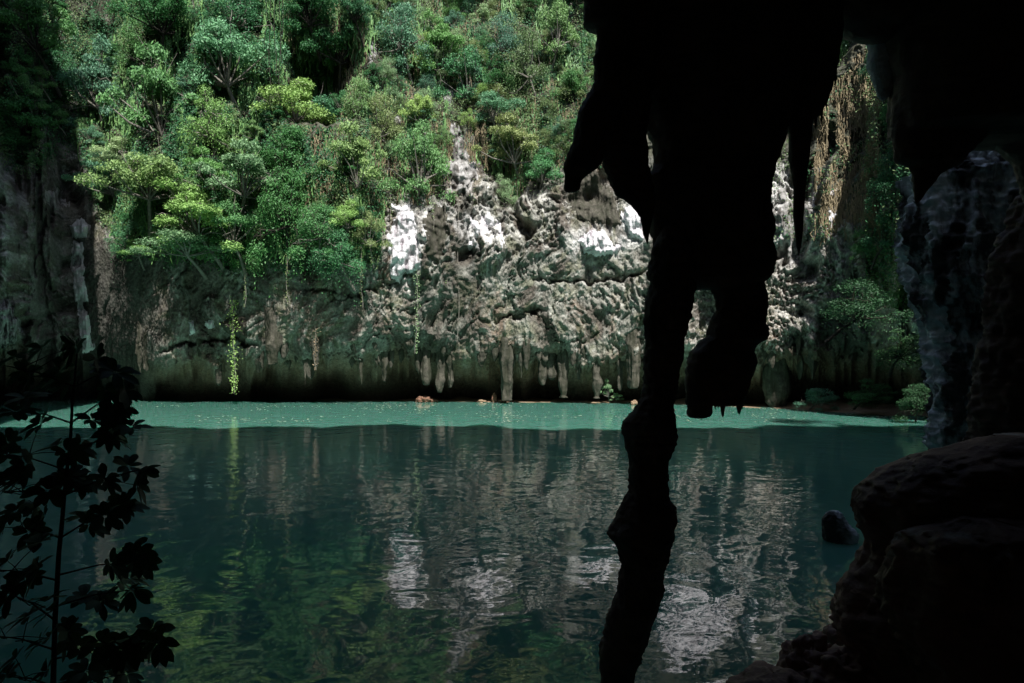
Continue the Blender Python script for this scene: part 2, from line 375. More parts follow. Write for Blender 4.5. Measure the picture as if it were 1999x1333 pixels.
# ------------------------------------------------------------------ lofted dripstone
def loft(name, rows, Y, mat_, ratio=.8, amp=.03, flute=.03, n=56, step=3.0, parent=None, maxd=9, seed=0, nscale=5, dY=None, Ys=None, zs=.8, jag=.6):
    rows = sorted(rows); r = np.array(rows, float)
    ys = np.arange(r[0, 0], r[-1, 0] + .01, step)
    xl = np.interp(ys, r[:, 0], r[:, 1]); xr = np.interp(ys, r[:, 0], r[:, 2])
    k = Y / F
    YY = np.full(ys.shape, float(Y)) if Ys is None else np.interp(ys, *zip(*Ys))
    c = (xl + xr) / 2; hw = np.maximum((xr - xl) / 2, .3)
    # rounded ends
    th = np.linspace(0, 2 * math.pi, n, endpoint=False)
    T, J = np.meshgrid(th, np.arange(len(ys)))
    HW = hw[J]; HD = np.minimum(HW * k * ratio, maxd)
    Yc = YY[J]
    X = (c[J] - CX + HW * np.cos(T)) / F * Yc
    Yv = Yc + HD * np.sin(T)
    Z = HC + (HY - ys[J]) / F * Yc
    sx, sy = np.cos(T), np.sin(T)
    R = HW * k
    f = 1 / nscale
    nn = fbm(X * nscale + seed, Yv * nscale, Z * nscale * zs, 4, seed + 3, .55)
    fl = ridged(X * nscale * 1.3 + seed, Yv * nscale * 1.3, Z * nscale * .18, 3, seed + 5)
    lim = np.minimum(1, R / .12)
    jg = ridged(X * nscale * 4.3, Yv * nscale * 4.3, Z * nscale * 2.6, 3, seed + 8)
    d = (amp * nn + flute * fl + jag * amp * jg) * lim
    X = X + d * sx; Yv = Yv + d * sy
    V = np.stack([X, Yv, Z], -1).reshape(-1, 3); Q = grid_faces(len(ys), n, True)
    V = np.concatenate([V, [[(c[0] - CX) / F * YY[0], YY[0], HC + (HY - ys[0]) / F * YY[0]], [(c[-1] - CX) / F * YY[-1], YY[-1], HC + (HY - ys[-1] - 1) / F * YY[-1]]]])
    a = len(V) - 2; j = np.arange(n); j1 = (j + 1) % n; L = (len(ys) - 1) * n
    # degenerate quads for the caps (two triangles' worth per pair)
    cap = []
    for i in range(0, n, 2):
        cap.append([a, (i + 2) % n, i + 1, i]); cap.append([a + 1, L + i, L + i + 1, L + (i + 2) % n])
    return mesh(name, V, np.concatenate([Q, cap]), mat_, parent)

# --- column in front
col_rows = [(440, 1300, 1345), (486, 1279, 1352), (535, 1267, 1352), (556, 1270, 1353), (584, 1265, 1348), (623, 1258, 1343), (662, 1261, 1334), (697, 1258, 1333), (732, 1258, 1323),
            (750, 1257, 1320), (768, 1252, 1316), (789, 1245, 1309), (803, 1239, 1315), (831, 1221, 1318), (838, 1219, 1318), (870, 1221, 1313), (901, 1232, 1305), (930, 1231, 1304),
            (960, 1228, 1303), (973, 1222, 1305), (987, 1215, 1314), (1005, 1208, 1315), (1025, 1199, 1312), (1041, 1192, 1309), (1068, 1208, 1306), (1086, 1212, 1305), (1104, 1215, 1298), (1131, 1211, 1289),
            (1158, 1208, 1289), (1194, 1194, 1277), (1225, 1185, 1268), (1243, 1185, 1264), (1261, 1176, 1259), (1297, 1177, 1244), (1332, 1179, 1235), (1420, 1170, 1240), (1520, 1150, 1270)]
YA = 6.0
t = empty('rock_column', P3(1210, 1500, YA))
tag(t, 'dark knobbly limestone column running from the hanging rock down to the water', 'rock column')
def under(o, par):
    o.parent = par; o.matrix_parent_inverse = par.matrix_world.inverted()
def part_of(par, o):
    o.location = -par.location; o.parent = par; return o
part_of(t, loft('lower_shaft', col_rows, YA, M_cave, .85, .035, .02, seed=1, nscale=6))
main_rows = [(-330, 1190, 1560), (0, 1225, 1560), (120, 1238, 1558), (200, 1250, 1545), (255, 1270, 1525), (275, 1281, 1522), (300, 1279, 1516), (322, 1276, 1511), (350, 1262, 1506), (394, 1262, 1500), (424, 1266, 1502),
             (443, 1271, 1507), (475, 1279, 1501), (503, 1276, 1507), (520, 1274, 1505), (535, 1270, 1500), (548, 1275, 1488), (556, 1300, 1470), (564, 1330, 1430)]
part_of(t, loft('upper_mass', main_rows, YA + .15, M_cave, .55, .035, .03, n=96, seed=4, nscale=5))
# --- club hanging right of the column
club_rows = [(400, 1400, 1500), (443, 1400, 1506), (475, 1398, 1501), (503, 1396, 1507), (531, 1393, 1504), (549, 1390, 1487), (563, 1391, 1490), (584, 1401, 1494), (606, 1399, 1493), (623, 1390, 1491), (641, 1386, 1498), (655, 1382, 1496),
             (662, 1376, 1493), (670, 1369, 1477), (680, 1361, 1470), (687, 1354, 1466), (694, 1348, 1469), (704, 1345, 1471), (725, 1340, 1464), (743, 1341, 1459), (761, 1344, 1455), (775, 1346, 1451), (786, 1345, 1449), (790, 1345, 1445)]
k = empty('stalactite', P3(1430, 400, YA + .2))
tag(k, 'club shaped dark stalactite hanging just right of the column with ragged lower end', 'stalactite')
part_of(k, loft('club_body', club_rows, YA + .2, M_cave, .7, .03, .02, seed=9, nscale=6))
part_of(k, loft('club_stub', [(770, 1346, 1392), (796, 1343, 1389), (806, 1341, 1388), (813, 1343, 1384), (816, 1352, 1376)], YA + .2, M_cave, .8, .02, .01, n=32, step=2, seed=12, nscale=9))
for x, y0, y1, wd in ((1411, 770, 815, 7), (1443, 770, 809, 9), (1396, 780, 799, 3.5), (1403, 780, 797, 3), (1425, 775, 795, 4), (1357, 800, 819, 3), (1370, 800, 821, 3), (1380, 800, 818, 3), (1449, 765, 800, 4)):
    part_of(k, loft('drip_tip', [(y0, x - wd, x + wd), ((y0 + y1) / 2, x - wd * .75, x + wd * .7), (y1 - 4, x - wd * .35, x + wd * .3), (y1, x - .4, x + .4)], YA + .2, M_cave, 1, .006, .004, n=12, step=2, seed=int(x), nscale=16))
# --- fins on the left
o = loft('stalactite', [(-330, 1135, 1240), (0, 1142, 1235), (50, 1139, 1230), (56, 1148, 1230), (60, 1166, 1230), (75, 1168, 1228), (112, 1162, 1226), (161, 1163, 1224), (187, 1147, 1222), (221, 1129, 1216), (250, 1123, 1204), (277, 1119, 1190), (300, 1109, 1177), (311, 1105, 1174),
                        (319, 1102, 1170), (330, 1101, 1162), (349, 1103, 1137), (360, 1103, 1133), (371, 1103, 1130), (376, 1105, 1118)], YA - .3, M_cave, .75, .02, .015, seed=15, nscale=6)
tag(o, 'leftmost hanging rock fin, leaning left with a blunt hooked tip', 'stalactite')
o = loft('stalactite', [(-330, 1160, 1290), (0, 1170, 1285), (200, 1172, 1272), (255, 1174, 1259), (275, 1174, 1261), (292, 1175, 1264), (322, 1177, 1264), (345, 1186, 1269), (360, 1192, 1272), (382, 1206, 1274), (390, 1221, 1274), (405, 1237, 1274), (424, 1252, 1272), (442, 1254, 1269), (457, 1256, 1267), (476, 1263, 1265)],
         YA - .1, M_cave, .5, .02, .015, seed=18, nscale=6, step=2)
tag(o, 'narrow stone curtain between the left fin and the column, tapering to a point', 'stalactite')
# --- right side of the hanging mass
o = loft('stalactite', [(-330, 1480, 1660), (0, 1490, 1645), (64, 1500, 1638), (112, 1505, 1634), (150, 1508, 1627), (175, 1510, 1619), (206, 1512, 1609), (225, 1514, 1600), (232, 1516, 1588), (245, 1518, 1580), (250, 1522, 1578)], YA + .3, M_cave, .6, .015, .02, seed=21, nscale=6, step=2)
tag(o, 'broad ragged rock drapery right of the column above the long spike', 'stalactite')
o = loft('stalactite', [(-60, 1535, 1600), (180, 1538, 1590), (232, 1540, 1584), (262, 1541, 1583), (307, 1541, 1579), (350, 1547, 1574), (375, 1550, 1571), (400, 1549, 1570), (424, 1549, 1568), (450, 1552, 1567), (475, 1554, 1564), (500, 1559, 1560)], YA + .25, M_cave, .9, .008, .006, n=28, seed=25, nscale=8, step=2)
tag(o, 'long thin stone spike hanging in the gap right of the column', 'stalactite')
for x, y0, y1, wd in ((1592, 150, 254, 6), (1604, 140, 243, 5), (1613, 100, 216, 4), (1631, 60, 168, 5), (1621, 80, 180, 4), (1528, 200, 262, 6), (1537, 200, 266, 4)):
    o = loft('stalactite', [(y0, x - wd, x + wd), ((y0 + y1) / 2, x - wd * .8, x + wd * .8), (y1 - 10, x - wd * .4, x + wd * .4), (y1, x - .4, x + .4)], YA + .3, M_cave, 1, .006, .004, n=12, step=3, seed=int(x), nscale=16)
    tag(o, 'tiny needle on the ragged edge of the broad drapery beside the long spike', 'stalactite', group='needles along the ragged drapery')
# --- ceiling drapery and right hanging mass
o = loft('stalactite', [(-420, 1560, 1900), (0, 1600, 1860), (40, 1620, 1840), (58, 1640, 1800), (66, 1658, 1760), (76, 1672, 1740), (80, 1690, 1730)], YA + 1, M_cave, .6, .02, .03, n=70, seed=31, nscale=5)
tag(o, 'low ceiling bulge closing the top of the right hand opening', 'ceiling drapery')
o = loft('stalactite', [(-420, 1650, 1790), (60, 1690, 1780), (94, 1699, 1775), (127, 1697, 1770), (150, 1706, 1762), (170, 1711, 1745), (190, 1716, 1732), (196, 1721, 1726)], YA + 1.2, M_blue, .7, .02, .02, n=40, seed=34, nscale=6)
tag(o, 'short bluish grey stalactite on the right rim of the tall opening', 'stalactite')
o = loft('stalactite', [(-420, 1700, 2300), (0, 1730, 2280), (120, 1742, 2270), (150, 1750, 2270), (206, 1748, 2260), (240, 1748, 2240), (258, 1748, 2200), (264, 1749, 1925), (290, 1750, 1895), (312, 1752, 1872), (319, 1762, 1868), (325, 1782, 1858), (340, 1785, 1830), (390, 1787, 1797), (396, 1788, 1791)], YA + 1, M_cave, .5, .03, .03, n=110, seed=37, nscale=4)
tag(o, 'wide black rock mass hanging at the upper right corner', 'rock mass')
o = loft('stalactite', [(-420, 1900, 2400), (200, 1915, 2390), (258, 1920, 2380), (264, 1928, 2370), (272, 1940, 2350), (285, 1955, 2330), (300, 1975, 2300), (320, 1992, 2280), (400, 2010, 2200), (420, 2060, 2150)], YA + 1.4, M_cave, .4, .04, .04, n=90, seed=39, nscale=4)
tag(o, 'black rock mass hanging at the right edge above the pale pillar', 'rock mass')
o = loft('added_dark_wall', [(380, 2010, 2500), (450, 1975, 2500), (520, 1950, 2500), (600, 1935, 2500), (700, 1925, 2500), (800, 1905, 2500), (860, 1900, 2500), (1100, 1900, 2500)], 9.0, M_cave, .3, .12, .08, n=120, seed=40, nscale=2.5)  # dark wall added to blacken the right side of the pillar
tag(o, kind='structure')
# --- pale flowstone pillar on the right and cave wall behind
o = loft('flowstone_pillar', [(150, 1950, 2000), (262, 1925, 2030), (290, 1890, 2060), (318, 1868, 2100), (345, 1790, 2120), (350, 1789, 2130), (396, 1788, 2140), (440, 1784, 2150), (479, 1778, 2160), (510, 1784, 2160), (543, 1790, 2160), (621, 1805, 2170), (689, 1817, 2180),
                             (740, 1826, 2190), (791, 1834, 2200), (826, 1829, 2210), (870, 1841, 2220), (1010, 1850, 2240)], 16.0, M_blue, .5, .36, .26, n=240, step=2.2, seed=41, nscale=1.3)
tag(o, 'tall flowstone pillar on the right with bluish white calcite runs', 'flowstone pillar')
# --- boulder lower right
o = loft('boulder', [(852, 1960, 2250), (858, 1930, 2290), (866, 1890, 2330), (879, 1862, 2360), (890, 1812, 2380), (904, 1769, 2400), (933, 1725, 2420), (959, 1687, 2430), (975, 1681, 2435), (988, 1678, 2440), (1020, 1686, 2440), (1053, 1704, 2440),
                     (1082, 1700, 2430), (1140, 1675, 2430), (1176, 1660, 2430), (1198, 1644, 2430), (1227, 1646, 2420), (1256, 1665, 2420), (1330, 1690, 2420), (1460, 1700, 2400)], 5.6, M_bould, .42, .09, .05, n=150, step=3, seed=46, nscale=2.6)
tag(o, 'huge rounded brown boulder filling the lower right corner', 'boulder')
o = loft('flowstone_boulder', [(1010, 1900, 1960), (1022, 1860, 2100), (1040, 1800, 2200), (1070, 1762, 2280), (1100, 1755, 2300), (1150, 1740, 2320), (1200, 1752, 2320), (1260, 1775, 2330), (1333, 1810, 2330), (1480, 1840, 2330)], 5.0, M_bould, .5, .09, .07, n=130, step=3, seed=52, nscale=3)
tag(o, 'rippled flowstone lump with pale crests in front of the huge boulder', 'flowstone')
def blob(name, px, py, Y, w_, h_, mat_, seed, flat=1.0, amp=.25, ns=1.6):
    th = np.linspace(0, 2 * math.pi, 40, endpoint=False); ph = np.linspace(0.02, math.pi - .02, 24)
    th = np.linspace(0, 2 * math.pi, 80, endpoint=False); ph = np.linspace(.02, math.pi - .02, 48); T, Pp = np.meshgrid(th, ph); D = np.stack([np.sin(Pp) * np.cos(T), np.sin(Pp) * np.sin(T), np.cos(Pp)], -1)
    r = 1 + amp * fbm(D[..., 0] * ns + seed, D[..., 1] * ns, D[..., 2] * ns, 4, seed)
    c0 = np.array(P3(px, py, Y)); k_ = Y / F
    V_ = c0 + D * r[..., None] * np.array([w_ * k_ / 2, w_ * k_ / 2 * flat, h_ * k_ / 2])
    return mesh(name, V_.reshape(-1, 3), grid_faces(48, 80, True), mat_)
tag(blob('rock', 1580, 1300, 5.9, 100, 110, M_bould, 3, amp=.45, ns=2.2), 'low brown rock at the bottom edge between the column and the boulder', 'rock')
tag(blob('rock', 1640, 1322, 5.7, 150, 100, M_bould, 5, amp=.5, ns=2.4), 'rock slab wedged against the foot of the huge boulder', 'rock')
tag(blob('rock', 1510, 1345, 5.5, 150, 60, M_bould, 8, amp=.4, ns=2.4), 'flat reddish rock at the very bottom edge of the water', 'rock')
tag(blob('rock', 1637, 1240, 6.6, 60, 40, M_bould, 11), 'small reddish rock half hidden below the boulder edge', 'rock')
o = loft('water_rock', [(997, 1622, 1636), (1003, 1613, 1643), (1013, 1606, 1646), (1022, 1608, 1654), (1032, 1609, 1665), (1042, 1610, 1671), (1050, 1611, 1671), (1065, 1612, 1668)], 11.4, M_blue, .8, .04, .03, n=48, step=1.2, seed=57, nscale=6)
tag(o, 'small dark pointed rock standing alone in the water', 'rock')

# ------------------------------------------------------------------ white flowstone patches on the cliff
def flow(poly, label, name='flowstone', thick=.35, m=None, rough=10, grow=3):
    P = np.array(poly, float); x0, y0 = P.min(0) - 14; x1, y1 = P.max(0) + 14
    PX, PY = np.meshgrid(np.arange(x0, x1, 1.6), np.arange(y0, y1, 1.6))
    d = polydist(PX, PY, poly) + grow + rough * .7 * fbm(PX * .06, PY * .035, 0 * PX, 4, int(x0)) + rough * .5 * fbm(PX * .25, PY * .06, 0 * PX, 3, int(y0))
    Y = surf_py(PX, PY)
    K = np.ones(9) / 9
    Ys = Y.copy()
    for _ in range(3):
        Ys[1:-1, 1:-1] = (Ys[:-2, 1:-1] + Ys[2:, 1:-1] + Ys[1:-1, :-2] + Ys[1:-1, 2:] + Ys[1:-1, 1:-1]) / 5
    prof = sstep(-1, 14, d)
    off = -thick * prof * (1 + .5 * ridged(PX * .11, PY * .02, 0 * PX, 3, 7) + .35 * fbm(PX * .12, PY * .09, 0 * PX, 3, 9)) + .12
    Yf = Ys + off
    V_ = np.stack([(PX - CX) / F * Yf, Yf, HC + (HY - PY) / F * Yf], -1).reshape(-1, 3)
    Q = grid_faces(*PX.shape); keep = (d.ravel()[Q] > -1.5).all(1)
    Q = Q[keep]; used = np.unique(Q); mp = np.zeros(len(V_), int); mp[used] = np.arange(len(used))
    o = mesh(name, V_[used], mp[Q], m or M_flow); tag(o, label, 'flowstone'); return o
flow([(768, 402), (800, 400), (806, 440), (812, 480), (822, 512), (818, 530), (790, 530), (776, 548), (766, 540), (762, 500), (766, 450)], 'tall overexposed white flowstone sheet below the big trees, brightest on the wall', thick=.45, rough=14, grow=6)
flow([(880, 240), (905, 238), (915, 290), (936, 320), (940, 350), (918, 374), (880, 374), (866, 330), (870, 290)], 'white rock streak descending through the creepers, ending in a bright ledge', m=M_pale, rough=26, grow=-1)
flow([(915, 430), (940, 420), (952, 400), (968, 420), (985, 440), (990, 490), (975, 480), (960, 450), (935, 470), (916, 480)], 'pair of white dripping runs right of the hanging rope', thick=.4, rough=16, grow=1)
flow([(1128, 470), (1145, 452), (1175, 448), (1190, 470), (1212, 480), (1205, 500), (1165, 500), (1140, 494)], 'rounded white boss left of the column', thick=.6, rough=9)
flow([(1212, 395), (1240, 405), (1262, 430), (1256, 470), (1235, 462), (1222, 440), (1212, 420)], 'white sheet right above the rounded boss beside the column', thick=.5, rough=14)
flow([(1290, 300), (1350, 270), (1400, 300), (1440, 360), (1430, 450), (1380, 440), (1330, 470), (1290, 430), (1270, 360)], 'large white flowstone mostly hidden behind the column, mirrored in the water', thick=.5, rough=30, grow=-2)
flow([(1455, 330), (1485, 340), (1480, 420), (1450, 410)], 'white flowstone hidden behind the right side of the column', thick=.5)
flow([(1512, 330), (1535, 320), (1545, 400), (1552, 470), (1556, 520), (1545, 530), (1520, 500), (1512, 420)], 'pink white flowstone seen between column and long spike', thick=.3, rough=18, m=M_pale)
flow([(1580, 330), (1600, 300), (1610, 360), (1590, 420), (1575, 480), (1566, 460), (1570, 400)], 'pink white strip just right of the long spike', thick=.4, m=M_pale)
flow([(1612, 375), (1640, 362), (1638, 420), (1628, 456), (1612, 450)], 'bright white patch below the brown creepers at the right opening', thick=.4, rough=5)
flow([(712, 40), (728, 60), (735, 100), (722, 130), (708, 90)], 'narrow white streak high in the greenery', m=M_pale, rough=14, grow=0)
flow([(762, 222), (775, 222), (782, 250), (768, 256)], 'tiny white scar between shrubs at mid height', m=M_pale, rough=8)
flow([(872, 140), (886, 150), (884, 200), (864, 206)], 'thin pale scar among creepers above the long white streak', m=M_pale, rough=10)
flow([(136, 440), (160, 428), (176, 440), (166, 462), (142, 462)], 'bright white knob at the dark left recess', thick=.9, rough=7)
flow([(140, 470), (165, 470), (168, 560), (180, 640), (186, 680), (160, 690), (150, 640), (140, 560)], 'bluish white run below the white knob on the left', thick=.6, rough=14, grow=0)
flow([(-20, 600), (20, 590), (40, 640), (30, 672), (-20, 690)], 'pale flowstone cut by the left edge of the view', thick=.8, rough=18, m=M_pale)
flow([(90, 378), (118, 374), (128, 400), (105, 410)], 'pale scar above the dark hollow on the left wall', rough=16, m=M_pale)
flow([(368, 628), (378, 626), (382, 650), (370, 654)], 'left of two small white bosses low on the wall', thick=.7, rough=7, grow=2)
flow([(402, 628), (416, 624), (420, 642), (404, 644)], 'right of two small white bosses low on the wall', thick=.7, rough=7, grow=2)
flow([(425, 628), (480, 618), (484, 660), (470, 670), (440, 650)], 'fluted pale curtain beside the hanging creeper at left', thick=.5, m=M_drip, rough=5)
flow([(824, 430), (850, 400), (870, 400), (880, 440), (860, 520), (830, 500)], 'grey white mottled sheet right of the brightest flowstone', thick=.25, m=M_drip)
flow([(1120, 350), (1160, 330), (1200, 380), (1215, 440), (1180, 440), (1130, 430), (1105, 390)], 'grey purple smooth sheet above the rounded white boss', thick=.35, m=M_drip)

# ------------------------------------------------------------------ far stalactites under the lip
def fstal(px, y0, y1, w0, label, off=1.2, w1=.15, mid=.7, group=None):
    Yd = float(surf_py(np.array([float(px)]), np.array([float(y0 - 10)]))[0]) + .5
    if Yd > 49.2: Yd = 49.2
    ym = (y0 + y1) / 2
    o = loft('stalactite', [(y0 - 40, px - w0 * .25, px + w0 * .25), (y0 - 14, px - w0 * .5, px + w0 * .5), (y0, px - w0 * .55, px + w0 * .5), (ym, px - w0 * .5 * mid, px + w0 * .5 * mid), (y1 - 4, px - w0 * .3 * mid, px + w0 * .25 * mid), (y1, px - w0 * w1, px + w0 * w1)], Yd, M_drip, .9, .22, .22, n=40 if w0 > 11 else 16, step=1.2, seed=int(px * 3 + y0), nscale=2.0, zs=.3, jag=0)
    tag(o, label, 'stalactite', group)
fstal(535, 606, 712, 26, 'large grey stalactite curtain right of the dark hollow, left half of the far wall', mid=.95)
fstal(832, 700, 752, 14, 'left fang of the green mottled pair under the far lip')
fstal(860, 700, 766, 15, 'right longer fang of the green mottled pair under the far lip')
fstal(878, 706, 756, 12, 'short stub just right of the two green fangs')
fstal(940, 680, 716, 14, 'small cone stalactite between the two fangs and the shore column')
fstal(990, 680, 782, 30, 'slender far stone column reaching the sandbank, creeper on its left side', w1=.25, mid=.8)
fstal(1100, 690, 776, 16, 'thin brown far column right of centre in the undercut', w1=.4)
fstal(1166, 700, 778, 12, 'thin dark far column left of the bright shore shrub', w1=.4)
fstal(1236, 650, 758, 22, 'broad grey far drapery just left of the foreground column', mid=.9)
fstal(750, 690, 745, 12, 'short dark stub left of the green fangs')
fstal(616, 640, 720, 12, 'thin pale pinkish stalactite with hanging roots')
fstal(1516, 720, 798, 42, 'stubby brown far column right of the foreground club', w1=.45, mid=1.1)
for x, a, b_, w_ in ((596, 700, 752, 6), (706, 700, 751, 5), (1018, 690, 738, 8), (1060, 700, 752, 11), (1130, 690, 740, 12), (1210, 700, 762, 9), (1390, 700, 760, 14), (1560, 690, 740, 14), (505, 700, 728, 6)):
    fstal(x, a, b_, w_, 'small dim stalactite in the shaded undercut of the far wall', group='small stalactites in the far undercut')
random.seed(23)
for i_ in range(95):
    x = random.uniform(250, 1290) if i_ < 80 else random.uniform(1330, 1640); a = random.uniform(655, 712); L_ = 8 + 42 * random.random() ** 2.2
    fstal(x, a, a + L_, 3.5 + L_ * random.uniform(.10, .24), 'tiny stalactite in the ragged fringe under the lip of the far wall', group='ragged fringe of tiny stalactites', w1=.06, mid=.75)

# ------------------------------------------------------------------ drift things on the far shore
def shore(name, px, w_, h_, label, cat, m, seed, py=783):
    Y = 3 * F / (py - HY)
    tag(blob(name, px, py - h_ * .25, Y, w_, h_, m, seed, 1.0, .45, 2.2), label, cat)
shore('driftwood', 828, 30, 16, 'dark brown root stump on the far shore, left of centre', 'driftwood', M_wood, 21, 785)
shore('driftwood', 848, 16, 8, 'small brown chunk right beside the root stump', 'driftwood', M_wood, 23, 785)
shore('rock', 965, 9, 24, 'small upright orange brown rock on the sandbank', 'rock', M_wood, 25, 785)
shore('rock', 941, 16, 6, 'flat tan stone left of the upright rock on the sandbank', 'rock', M_sand, 27, 785)
shore('rock', 978, 12, 6, 'tiny tan stone between upright rock and stone column', 'rock', M_sand, 29, 785)
shore('rock', 1238, 12, 12, 'small orange stone beside the foreground column at the shore', 'rock', M_sand, 31, 790)

# ------------------------------------------------------------------ foliage
def leaves(C0, N, L, asp=.42, droop=0.0):
    """rhombic leaf faces at points C0 with normals N"""
    n = len(C0); r = RS.randn(n, 3); a = np.cross(N, r); a /= np.linalg.norm(a, axis=1)[:, None] + 1e-9
    a[:, 2] -= droop; a /= np.linalg.norm(a, axis=1)[:, None] + 1e-9
    b = np.cross(N, a); b /= np.linalg.norm(b, axis=1)[:, None] + 1e-9
    Lr = (L * RS.uniform(.6, 1.3, n))[:, None]
    V = np.stack([C0 - a * Lr * .5, C0 + b * Lr * asp * .5 - a * Lr * .05, C0 + a * Lr * .5, C0 - b * Lr * asp * .5 - a * Lr * .05], 1).reshape(-1, 3)
    return V, np.arange(4 * n).reshape(-1, 4)

def make_crown(seed, nl=16, per=230, W=4.0, H=3.2, leaf=.17, style='round'):
    rs = np.random.RandomState(seed); Cs = []; Ns = []; limbs = []
    c0 = np.array([0, -1.2, 1.3]); nb_ = rs.randint(4, 7); k0 = rs.uniform(0, 6.28)
    for b_ in range(nb_):
        a = k0 + b_ * 2 * math.pi / nb_ + rs.uniform(-.5, .5); rise = rs.uniform(-.15, .75)
        for q in range(max(2, nl // 4)):
            r = (q + rs.uniform(.3, 1.1)) / max(2, nl // 4)
            lc = c0 + np.array([math.cos(a) * r * W * .50, math.sin(a) * r * W * .34, H * (.34 * (1 - r * r) + rise * .35 * r - .10 + rs.uniform(-.16, .16))])
            lc += rs.randn(3) * .22
            R = rs.uniform(.26, .62) * W / 4 * (1.1 - .3 * r)
            if style == 'hang': lc[2] -= .5 * r * H * .4
            limbs.append((lc, R)); n = int(2.7 * per * (R / .55) ** 2)
            d = rs.randn(n, 3); d[:, 2] = np.abs(d[:, 2]) * 1.1 - .5; d /= np.linalg.norm(d, axis=1)[:, None]
            rr = rs.uniform(.2, 1.25, n) ** .6
            if q % 2 == 1: lc = lc - np.array([0, -.25, rs.uniform(.25, .75)])
            el = np.array([rs.uniform(1.0, 1.6), rs.uniform(1.0, 1.4), rs.uniform(.55, .95)])
            p = lc + d * rr[:, None] * R * el
            if style == 'hang': p[:, 2] -= rs.exponential(.35, n) * (rs.rand(n) < .45)
            Cs.append(p); nn = d * .45 + np.array([0, -.15, .6]) + rs.randn(n, 3) * .6; Ns.append(nn / np.linalg.norm(nn, axis=1)[:, None])
    V, Q = leaves(np.concatenate(Cs), np.concatenate(Ns), leaf, droop=.25)
    tr = []; root = np.array([0, .4, -.9]); fork = c0 + np.array([0, .35, -.75])
    tr.append(tube([root, root * .5 + fork * .5 + (rs.uniform(-.2, .2), 0, .1), fork], [.11, .09, .07]))
    for lc, R in limbs:
        m_ = (fork + lc) / 2 + rs.randn(3) * .15
        tr.append(tube([fork, m_, lc], [.05, .035, .015], 5))
        for q in range(3):
            e = lc + rs.randn(3) * R * .6; tr.append(tube([lc, (lc + e) / 2 + rs.randn(3) * .05, e], [.016, .012, .006], 4))
    tv, tq = merge(tr)
    return (V, Q), (tv, tq)

def mesh_data(name, V, Q, m, smooth):
    o = mesh(name, V, Q, m, smooth=smooth); me = o.data; bpy.data.objects.remove(o); return me
CROWNS = []
for i in range(9):
    st = 'hang' if i in (6, 7, 8) else 'round'
    (cv, cq), (tv, tq) = make_crown(100 + i, nl=[18, 15, 20, 13, 17, 16, 14, 16, 12][i], per=[260, 240, 230, 300, 250, 220, 230, 220, 250][i], style=st, leaf=[.14, .15, .13, .15, .14, .14, .12, .13, .12][i])
    td = mesh_data('trunk', tv, tq, M_bark, True)
    CROWNS.append((cv, cq, td, {}))
def crown_data(v, key):
    cv, cq, td, cache = CROWNS[v]
    if key not in cache: cache[key] = mesh_data('crown', cv, cq, LM[key], False)
    return cache[key]
def tree(px, py, w_, h_, key, label, name='tree', v=None, group=None, cat='tree', out=.30, Y=None, rot=None):
    v = random.randrange(6) if v is None else v
    Ys = float(surf_py(np.array([float(px)]), np.array([float(py)]))[0]) if Y is None else Y
    Yc = Ys - out * w_ * Ys / F
    k_ = Yc / F; sx = w_ * k_ / 4.3; sz = h_ * k_ / 3.6
    cx, cy, cz = P3(px, py, Yc)
    rz = random.uniform(-.6, .6) if rot is None else rot
    base = (cx - 1.2 * sx * math.sin(rz), cy + 1.2 * sx * math.cos(rz), cz - 1.3 * sz)
    e = empty(name, base); e.scale = (sx, sx, sz); e.rotation_euler = (0, 0, rz)
    if random.random() < .5: e.scale = (-sx, sx, sz)
    tag(e, label, cat, group)
    td = CROWNS[v][2]
    if key in ('dark', 'deep'):
        td = CROWNS[v][3].get('darktrunk') or CROWNS[v][3].setdefault('darktrunk', td.copy()); td.materials[0] = M_dbark  # bark darkened too on trees drawn as standing in shade
    t_ = bpy.data.objects.new('trunk', td); C.objects.link(t_); t_.parent = e
    c_ = bpy.data.objects.new('crown', crown_data(v, key)); C.objects.link(c_); c_.parent = e
    return e
random.seed(5)
